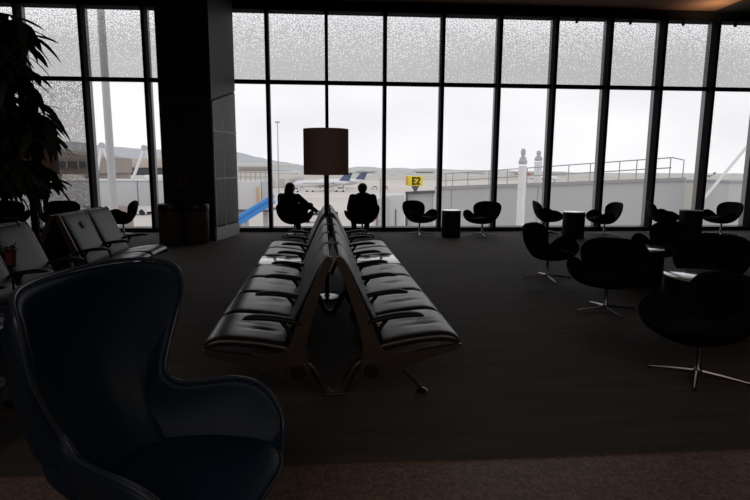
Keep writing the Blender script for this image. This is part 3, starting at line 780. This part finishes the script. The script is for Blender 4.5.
# left jet bridge with an A-shaped strut
t = thing('jet_bridge', 'pale grey boxy jet bridge with white A-shaped struts, left of the column', 'jet bridge', (-14.3, 40, GZ), 0, 'jet bridges outside')
box_part('tunnel', 'bridge_grey', t, (-1.2, 1.2, 6.55), (7.4, 2.6, 1.75), .05)
box_part('roof_cap', 'bridge_white', t, (-1.2, 1.2, 7.46), (7.5, 2.7, .08))
for x in (-2.2, .45): box_part('panel_seam', 'bridge_dark', t, (x, -.11, 6.55), (.05, .02, 1.7))
for x in (-3.5, 1.6): box_part('support_leg', 'bridge_grey', t, (x, 1.2, 2.85), (.6, .6, 5.7), .04)
for xa, xm, xb, zm in ((-.2, .77, 1.45, 9.75), (-2.75, -2.15, -1.45, 9.9)):
    b = bm_new(); add_tube(b, [(xa, .8, 7.45), (xm, .8, zm)], .10, 10); so = obj('strut', b, 'white_paint', t)
    b = bm_new(); add_tube(b, [(xm, .8, zm), (xb, .8, 7.45)], .06, 10); obj('strut', b, 'white_paint', t)
    b = bm_new(); add_lathe(b, [(.001, -.12), (.2, -.12), (.2, .12), (.001, .12)], 14, (xm, .8, zm), 'Y'); obj('strut_joint', b, 'bridge_grey', so)
box_part('roof_unit', 'white_paint', t, (1.2, 1.2, 7.65), (1.0, 1.2, .35), .05)

# tan roofed concourse
t = thing('terminal_concourse', 'low terminal concourse with tan fascia and dark window band beyond the left jet bridge', 'building', (-50, 120, GZ))
box_part('fascia', 'tan_roof', t, (0, 5, 8.9), (34, 12, 1.9), .1)
box_part('window_band', 'dark_glass', t, (0, 5, 7.2), (33, 11, 1.5))
box_part('wall', 'pale_building', t, (0, 5, 3.2), (34, 12, 6.4), .1)
box_part('roof_step', 'tan_roof', t, (-6, 7, 10.2), (14, 6, .9), .1)

# brown wing behind the dotted panes
t = thing('terminal_wing', 'brownish terminal wing with railing seen through the dotted left panes', 'building', (-33, 60, GZ))
box_part('wall', 'brown_wing', t, (-2, 5, 3.8), (20, 10, 7.6), .1)
b = bm_new(); add_prism(b, [(-12, 7.6), (8.4, 7.6), (8.4, 9.3), (2, 10.2), (-12, 11.2)], .5, 9.5); obj('sloping_roof', b, 'brown_wing', t, False)
box_part('window_band', 'dark_glass', t, (-1, -.03, 8.5), (16, .1, .75))
for k in range(14): box_part('window_mullion', 'brown_wing', t, (-8.6+k*1.15, -.1, 8.5), (.12, .1, .75))
for x in (3.2, 6.0): box_part('roof_box', 'pale_building', t, (x, -.5, 6.9), (1.9, 1., 1.2), .04)
box_part('apron_wall', 'bridge_grey', t, (2, -.6, 3), (15, 1.0, 6.0), .04)

# second jet bridge just right of the column
t = thing('jet_bridge', 'white jet bridge with orange post and roof railing, right of the column', 'jet bridge', (-6.6, 45, GZ), 0, 'jet bridges outside')
box_part('tunnel', 'bridge_white', t, (-.6, 1.4, 6.15), (2.5, 2.8, 2.3), .05)
box_part('cab', 'bridge_grey', t, (.98, 1.2, 6.1), (.6, 2.4, 2.35), .04)
box_part('floor_beam', 'bridge_dark', t, (-.2, 1.4, 4.9), (3.4, 2.8, .16))
box_part('orange_post', 'orange_post', t, (.40, -.1, 6.0), (.14, .14, 1.7), .02)
for k in range(9): box_part('rail_post', 'rail_grey', t, (-1.8+k*.40, .3, 7.65), (.05, .05, .75))
for z in (7.62, 8.0): box_part('rail', 'rail_grey', t, (-.2, .3, z), (3.4, .05, .05))
for x in (-1.3, .8): box_part('support_leg', 'bridge_grey', t, (x, 1.4, 2.4), (.4, .4, 4.8), .03)

# blue inclined boom
t = thing('blue_conveyor', 'bright blue inclined conveyor boom outside the window right of the column', 'conveyor', (-5.3, 30, GZ))
ang = math.atan2(1.12, 1.80); rotm = Matrix.Rotation(-ang, 3, 'Y'); dv = Vector((math.cos(ang), 0, math.sin(ang)))
top_ = Vector((1.95, 0, 6.75)); bot_ = top_-dv*11.3; mid = (top_+bot_)/2
box_part('boom', 'blue_boom', t, mid, (11.3, 1.0, .50), .06, rotm)
for s in (-1, 1): box_part('side_rail', 'blue_boom', t, mid+Vector((0, s*.55, .16)), (11.3, .10, .16), .02, rotm)
for q in (.25, .55, .85): 
    p = bot_.lerp(top_, q); box_part('support_leg', 'bridge_grey', t, (p.x, 0, (p.z-.2)/2), (.18, .6, p.z-.2), .02)

# pale buildings behind
t = thing('terminal_building', 'long low pale terminal building with brown band below its roof under the hill', 'building', (-30, 240, GZ))
box_part('wall', 'pale_building', t, (-6, 8, 3.2), (36, 14, 6.4), .2)
box_part('window_band', 'brown_wing', t, (-4.5, .8, 7.2), (13, 1.4, 1.3))
box_part('roof', 'pale_building', t, (-6, 8, 8.7), (36, 16, 1.3), .2)
t = thing('cargo_building', 'plain white cargo building behind the long-haired sitter', 'building', (-20.5, 215, GZ))
box_part('wall', 'pale_building', t, (0, 5, 2.9), (13, 10, 5.8), .2); box_part('roof', 'white_paint', t, (0, 5, 5.95), (13.4, 10.4, .3)); box_part('shed', 'bridge_grey', t, (7.5, -2, 2.2), (2.4, 3, 4.4), .1)
for k in range(3): box_part('loading_door', 'bridge_grey', t, (-4+k*4, -.03, 1.8), (2.4, .1, 3.4))
t = thing('light_mast', 'very tall thin apron light mast against the hill', 'lamp post', (-15.1, 150, GZ))
b = bm_new(); add_tube(b, [(0, 0, 0), (0, 0, 19.9)], [.17, .10], 10); obj('pole', b, 'rail_grey', t)
box_part('lamp_ring', 'rail_grey', t, (0, 0, 19.9), (1.3, .8, .3), .06)
RB = random.Random(5)
for k in range(5):
    x = [30, 88, 140, 172, 215][k]; hh = RB.uniform(2.2, 4.0); ww = RB.uniform(12, 24)
    t = thing('distant_building', 'low pale building across the airfield, %s of five counting from the short-haired sitter' % ('first', 'second', 'third', 'fourth', 'last')[k], 'building', (x, 520+RB.uniform(-30, 30), GZ), 0, 'distant buildings beyond the runway')
    box_part('wall', 'pale_building', t, (0, 0, hh/2), (ww, 8, hh), .15); box_part('roof', 'bridge_grey', t, (0, 0, hh+.2), (ww+1, 9, .4)); box_part('window_band', 'dark_glass', t, (0, -4.02, hh*.6), (ww*.8, .1, hh*.2))

# aircraft
def plane(label, loc, rz, tail, scale=1.):
    t = thing('airliner', label, 'airplane', loc, rz, 'parked airliners'); t.scale = (scale,)*3
    # local: nose towards -X, length 20
    b = bm_new(); st = [(-10, .05, 2.05), (-9.7, .45, 2.1), (-9, .85, 2.2), (-7.8, 1.12, 2.35), (-6, 1.2, 2.4), (3, 1.2, 2.4), (6, .98, 2.6), (8.5, .5, 2.95), (9.8, .12, 3.15)]
    add_tube(b, [(x, 0, z) for x, r, z in st], [r for x, r, z in st], 20); fu = obj('fuselage', b, 'plane_white', t)
    b = bm_new()
    for k in range(16): add_box(b, (-6.2+k*.68, -1.19, 2.62), (.26, .06, .30))
    obj('cabin_windows', b, 'dark_glass', fu, False)
    b = bm_new(); add_box(b, (-9.05, 0, 2.65), (.55, 1.1, .26)); obj('cockpit_window', b, 'dark_glass', fu, False)
    for s in (-1, 1):
        b = bm_new(); P = [(-1.6, s*1.0, 1.75), (2.2, s*1.0, 1.75), (3.6, s*9.2, 2.5), (2.5, s*9.2, 2.5)]
        A = [b.verts.new(p) for p in P]; B = [b.verts.new((p[0], p[1], p[2]+(.22 if i < 2 else .08))) for i, p in enumerate(P)]
        b.faces.new(A); b.faces.new(B[::-1])
        for i in range(4): b.faces.new((A[i], B[i], B[(i+1) % 4], A[(i+1) % 4]))
        obj('wing', b, 'plane_grey', t, False)
        b = bm_new(); add_lathe(b, [(.3, 0), (.55, .15), (.58, 1.4), (.35, 2.4), (.05, 2.6)], 18, (4.2, s*1.75, 2.9), 'X'); en = obj('engine', b, 'plane_white', t)
        b = bm_new(); add_lathe(b, [(.05, -.02), (.46, -.02), (.46, .03), (.05, .03)], 18, (4.2, s*1.75, 2.9), 'X'); obj('intake', b, 'tyre', en)
        b = bm_new(); P = [(8.6, s*.05, 6.1), (10.4, s*.05, 6.1), (11.3, s*3.2, 6.15), (10.5, s*3.2, 6.15)]; A = [b.verts.new(p) for p in P]; B = [b.verts.new((p[0], p[1], p[2]+.12)) for p in P]
        b.faces.new(A); b.faces.new(B[::-1])
        for i in range(4): b.faces.new((A[i], B[i], B[(i+1) % 4], A[(i+1) % 4]))
        obj('tailplane', b, 'plane_grey', t, False)
        b = bm_new(); add_tube(b, [(1.4, s*1.3, .45), (1.4, s*1.2, 1.8)], .10, 8); g = obj('landing_gear', b, 'plane_grey', t)
        b = bm_new(); add_lathe(b, [(.05, -.18), (.45, -.18), (.45, .18), (.05, .18)], 16, (1.4, s*1.3, .45), 'Y'); obj('wheel', b, 'tyre', g)
    b = bm_new(); add_prism(b, [(5.6, 3.2), (8.4, 6.3), (10.7, 6.3), (9.4, 3.2)], -.12, .12); obj('tail_fin', b, tail, t, False)
    b = bm_new(); add_tube(b, [(-7.6, 0, .35), (-7.6, 0, 1.4)], .09, 8); g = obj('nose_gear', b, 'plane_grey', t)
    b = bm_new(); add_lathe(b, [(.05, -.15), (.34, -.15), (.34, .15), (.05, .15)], 16, (-7.6, 0, .34), 'Y'); obj('wheel', b, 'tyre', g)
    return t
pa = plane('white airliner with blue tail parked on the apron, its nose towards the long-haired sitter', (-4.6, 190, GZ), R(-4), 'plane_blue')
dup(pa, (1.8, 212, GZ), R(-6), 'white airliner parked behind the other one, blue tail just left of the short-haired sitter')
dup(pa, (352, 500, GZ), 0, 'far airliner, left of two blue tails above the grey wall at the far right', scale=.7)
dup(pa, (361, 512, GZ), 0, 'far airliner, right of two blue tails above the grey wall at the far right', scale=.7)
plane('far airliner with a red tail behind the jet bridge railing', (114.5, 300, GZ), R(180), 'plane_red')

# ground vehicles
def van(label, loc, rz, name='service_van', s=1.):
    t = thing(name, label, 'vehicle', loc, rz, 'apron vehicles'); t.scale = (s,)*3
    b = bm_new(); add_prism(b, [(-2.3, .45), (2.3, .45), (2.3, 2.1), (-1.2, 2.1), (-1.7, 1.35), (-2.3, 1.2)], -.9, .9); obj('body', b, 'truck_white', t, False)
    b = bm_new(); add_box(b, (.3, -.91, 1.65), (2.6, .04, .5)); obj('side_window', b, 'dark_glass', t, False)
    for x in (-1.4, 1.4):
        for sd in (-1, 1):
            b = bm_new(); add_lathe(b, [(.05, -.12), (.38, -.12), (.38, .12), (.05, .12)], 14, (x, sd*.8, .38), 'Y'); obj('wheel', b, 'tyre', t)
    return t
v1 = van('white van on the apron left of the grey lamp post', (-44.5, 104, GZ), R(10), s=1.3)
dup(v1, (-34.5, 98, GZ), R(-15), 'white van on the apron left of the column, under the pale jet bridge')
dup(v1, (-33.0, 112, GZ), R(70), 'white van parked further back left of the column')
dup(v1, (14.6, 205, GZ), R(0), 'small vehicle far out on the apron right of the short-haired sitter, left of two', scale=.6)
dup(v1, (18.6, 206, GZ), R(0), 'small vehicle far out on the apron right of the short-haired sitter, right of two', scale=.6)
for (x, y, r_, sc_, lb) in ((-13.2, 181, 0, .75, 'white service truck under the nose of the airliner with blue tail'), (-8.2, 183, 170, .7, 'white service truck beside the front wing of the airliner with blue tail'), (1.5, 184, 10, .8, 'white service truck beside the tail of the nearer airliner'), (-18.5, 150, 40, .9, 'white truck parked in front of the plain white cargo building')):
    dup(v1, (x, y, GZ), R(r_), lb, scale=sc_)
dup(v1, (-3.3, 84, GZ), R(20), 'white vehicle on the near apron right of the long-haired sitter', scale=.8)

# gate E2 jet bridge head
t = thing('jet_bridge', 'white rounded jet bridge head with red stripes under the yellow gate sign', 'jet bridge', (3.5, 30, GZ), 0, 'jet bridges outside')
b = bm_new()
pr = [(-1.30, 4.6), (-1.30, 6.35), (-1.18, 6.75), (-.9, 6.93), (.30, 6.98), (.30, 4.6)]
add_prism(b, pr, .0, 2.6); obj('rounded_cab', b, 'bridge_white', t, False)
box_part('cab_side', 'bridge_grey', t, (-.86, -.05, 5.75), (.62, .12, 2.1), .03)
for k in range(4): box_part('red_stripe', 'red_stripe', t, (-1.22+k*.09, -.06, 5.75-.02*k), (.045, .06, 1.25))
for z in (5.2, 5.55, 5.9, 6.25): box_part('ladder_rung', 'rail_grey', t, (-1.10, -.10, z), (.36, .03, .03))
box_part('door_slot', 'bridge_dark', t, (-.18, -.04, 5.75), (.05, .06, .9))
box_part('tunnel_wall', 'bridge_grey', t, (1.20, .3, 5.85), (1.55, .2, 2.6))
box_part('door_head', 'bridge_dark', t, (1.18, .12, 7.13), (1.62, .3, .15), .02, Matrix.Rotation(R(-3), 3, 'Y'))
box_part('door_jamb', 'bridge_dark', t, (.44, .12, 5.85), (.10, .3, 2.6), .02)
box_part('end_post', 'bridge_white', t, (2.0, .3, 5.85), (.16, .4, 2.7), .02)
for x in (-.6, 1.6): box_part('support_leg', 'bridge_grey', t, (x, 1.4, 2.35), (.5, .5, 4.7), .03)
b = bm_new(); add_tube(b, [(-1.0, .4, 6.9), (-1.0, .4, 7.9)], .03, 8); obj('mast', b, 'rail_grey', t)

t = thing('gate_sign', 'yellow gate sign reading E2 on a triangular bracket above the jet bridge', 'sign', (4.37, 29.9, .12))
box_part('sign_board', 'yellow_sign', t, (0, 0, .64), (.80, .12, .54), .015)
box_part('side_strip', 'orange_post', t, (-.47, 0, .66), (.12, .10, .50), .01)
b = bm_new(); add_prism(b, [(-.22, .37), (.22, .37), (.05, .05), (-.05, .05)], -.04, .04); obj('bracket', b, 'bridge_dark', t, False)
b = bm_new(); add_tube(b, [(0, 0, .0), (0, 0, .1)], .04, 8); obj('stem', b, 'bridge_dark', t)
b = bm_new()
W_ = .085
for q in ((-.155, 0, W_, .42), (-.085, .1675, .22, W_), (-.095, 0, .19, W_*.9), (-.085, -.1675, .22, W_)): add_box(b, (q[0], 0, q[1]), (q[2], .03, q[3]))
two = catmull([(.065, 0, .10), (.085, 0, .15), (.14, 0, .172), (.20, 0, .15), (.215, 0, .09), (.185, 0, .02), (.12, 0, -.07), (.07, 0, -.15)], 5)
Lf, Rg = [], []
for k, p in enumerate(two):
    t_ = (two[min(k+1, len(two)-1)]-two[max(k-1, 0)]).normalized(); n_ = Vector((-t_.z, 0, t_.x))*W_*.5
    Lf.append(p+n_); Rg.append(p-n_)
for k in range(len(two)-1):
    F = [b.verts.new(v+Vector((0, -.0152, 0))) for v in (Lf[k], Lf[k+1], Rg[k+1], Rg[k])]; b.faces.new(F)
add_box(b, (.145, 0, -.168), (.20, .03, W_))
lo = obj('lettering', b, 'sign_letter', t, False, (.01, -.07, .64)); lo['label'] = 'dark E2 lettering'

# ramped walkway with railings
A_, B_ = Vector((7.66, 40, 0)), Vector((17.16, 26, 0))
t = thing('jet_bridge_walkway', 'long pale grey ramped walkway wall with metal railing outside the right-hand windows', 'walkway', (A_.x, A_.y, GZ), math.atan2(B_.y-A_.y, B_.x-A_.x))
Lw = (B_-A_).length; za, zb = -.12-GZ, .92-GZ
def zat(u): return za+(zb-za)*u/Lw
b = bm_new(); add_prism(b, [(-.4, za-3.2), (Lw, zb-3.2), (Lw, zb), (-.4, za-.03)], 0, 1.2); obj('wall', b, 'bridge_grey', t, False)
b = bm_new(); add_prism(b, [(-.4, za-.04), (Lw, zb), (Lw, zb+.16), (-.4, za+.20)], -.10, .10); obj('coping', b, 'rail_grey', t, False)
for f in (.07, .50): u = f*Lw; box_part('wall_seam', 'rail_grey', t, (u, -.012, zat(u)-1.55), (.06, .03, 2.9))
for f in (.15, .85): u = f*Lw; box_part('support_leg', 'bridge_grey', t, (u, .6, (zat(u)-3.2)/2), (.7, .7, zat(u)-3.2), .04)
for z in (.62, 1.12):
    b = bm_new(); add_tube(b, [(.3, 0, za+z), (Lw-.7, 0, zat(Lw-.7)+z+.05)], .03, 8); obj('rail', b, 'rail_grey', t)
for f in (.035, .075, .16, .27, .36, .45, .535, .62, .70, .74, .80, .855, .90, .955):
    u = f*Lw; b = bm_new(); add_tube(b, [(u, 0, zat(u)), (u, 0, zat(u)+1.15)], .028, 8); obj('rail_post', b, 'rail_grey', t)
b = bm_new(); add_tube(b, [(Lw-.7, 0, zat(Lw-.7)+1.17), (Lw-.15, .05, zb+1.0), (Lw-.15, .05, zb)], .03, 8); obj('end_rail', b, 'rail_grey', t)

def vent(label, loc, h, r):
    t = thing('vent_stack', label, 'post', loc, 0, 'white vent stacks')
    b = bm_new(); add_lathe(b, [(r*1.02, 0), (r, h*.90), (.001, h*.90)], 20); obj('shaft', b, 'white_paint', t)
    b = bm_new(); z = h*.905; k = r/.2
    add_lathe(b, [(.001, z), (.17*k, z), (.215*k, z+.06), (.215*k, z+.16), (.17*k, z+.20), (.16*k, z+.30), (.09*k, z+.34), (.085*k, z+.40), (.12*k, z+.46), (.12*k, z+.58), (.08*k, z+.68), (.001, z+.70)], 20); obj('cap', b, 'bridge_grey', t)
    return t
vent('taller white vent stack with ringed cap in front of the walkway railing', (8.28, 24, GZ), 9.56, .175)
vent('shorter white vent stack standing behind the walkway railing next to a mullion', (13.85, 37.0, GZ), 9.90, .26)
t = thing('equipment_block', 'beige equipment housing at the right end of the walkway wall', 'building', (17.1, 24.55, GZ))
box_part('wall', 'bridge_beige', t, (-.12, .3, 3.95), (.75, .6, 7.9), .03); box_part('roof_cap', 'rail_grey', t, (-.12, .3, 7.95), (.80, .66, .10))
t = thing('jet_bridge', 'grey jet bridge side wall with a white diagonal brace at the far right', 'jet bridge', (19.85, 22.5, GZ), 0, 'jet bridges outside')
box_part('tunnel', 'bridge_grey', t, (.6, .9, 6.3), (7.2, 1.8, 3.3), .04); box_part('roof_cap', 'rail_grey', t, (.6, .9, 7.98), (7.3, 1.9, .10))
for x in (-2, 3): box_part('support_leg', 'bridge_grey', t, (x, .9, 2.35), (.6, .6, 4.7), .04)
b = bm_new(); add_tube(b, [(-5.95, -2.1, 6.87), (-3.37, -2.1, 10.2)], .055, 12); obj('diagonal_brace', b, 'white_paint', t)

# ------------------------------------------------------------------ lamps in the room
def light(name, kind, loc, rot, power, col, **kw):
    d = bpy.data.lights.new(name, kind); d.energy = power; d.color = col
    for k, q in kw.items(): setattr(d, k, q)
    o = bpy.data.objects.new(name, d); COL.objects.link(o); o.location = loc; o.rotation_euler = rot; return o
light('cove_light', 'SPOT', (8.55, 12.35, 4.74), (R(176), 0, 0), 26, (1, .64, .36), spot_size=R(158), spot_blend=.6, shadow_soft_size=0.)
light('ceiling_light', 'AREA', (-3.0, -4.6, 5.1), (0, 0, 0), 115, (1, .80, .68), size=5.)
light('ceiling_light', 'AREA', (4.0, -4.6, 5.1), (0, 0, 0), 115, (1, .80, .68), size=5.)
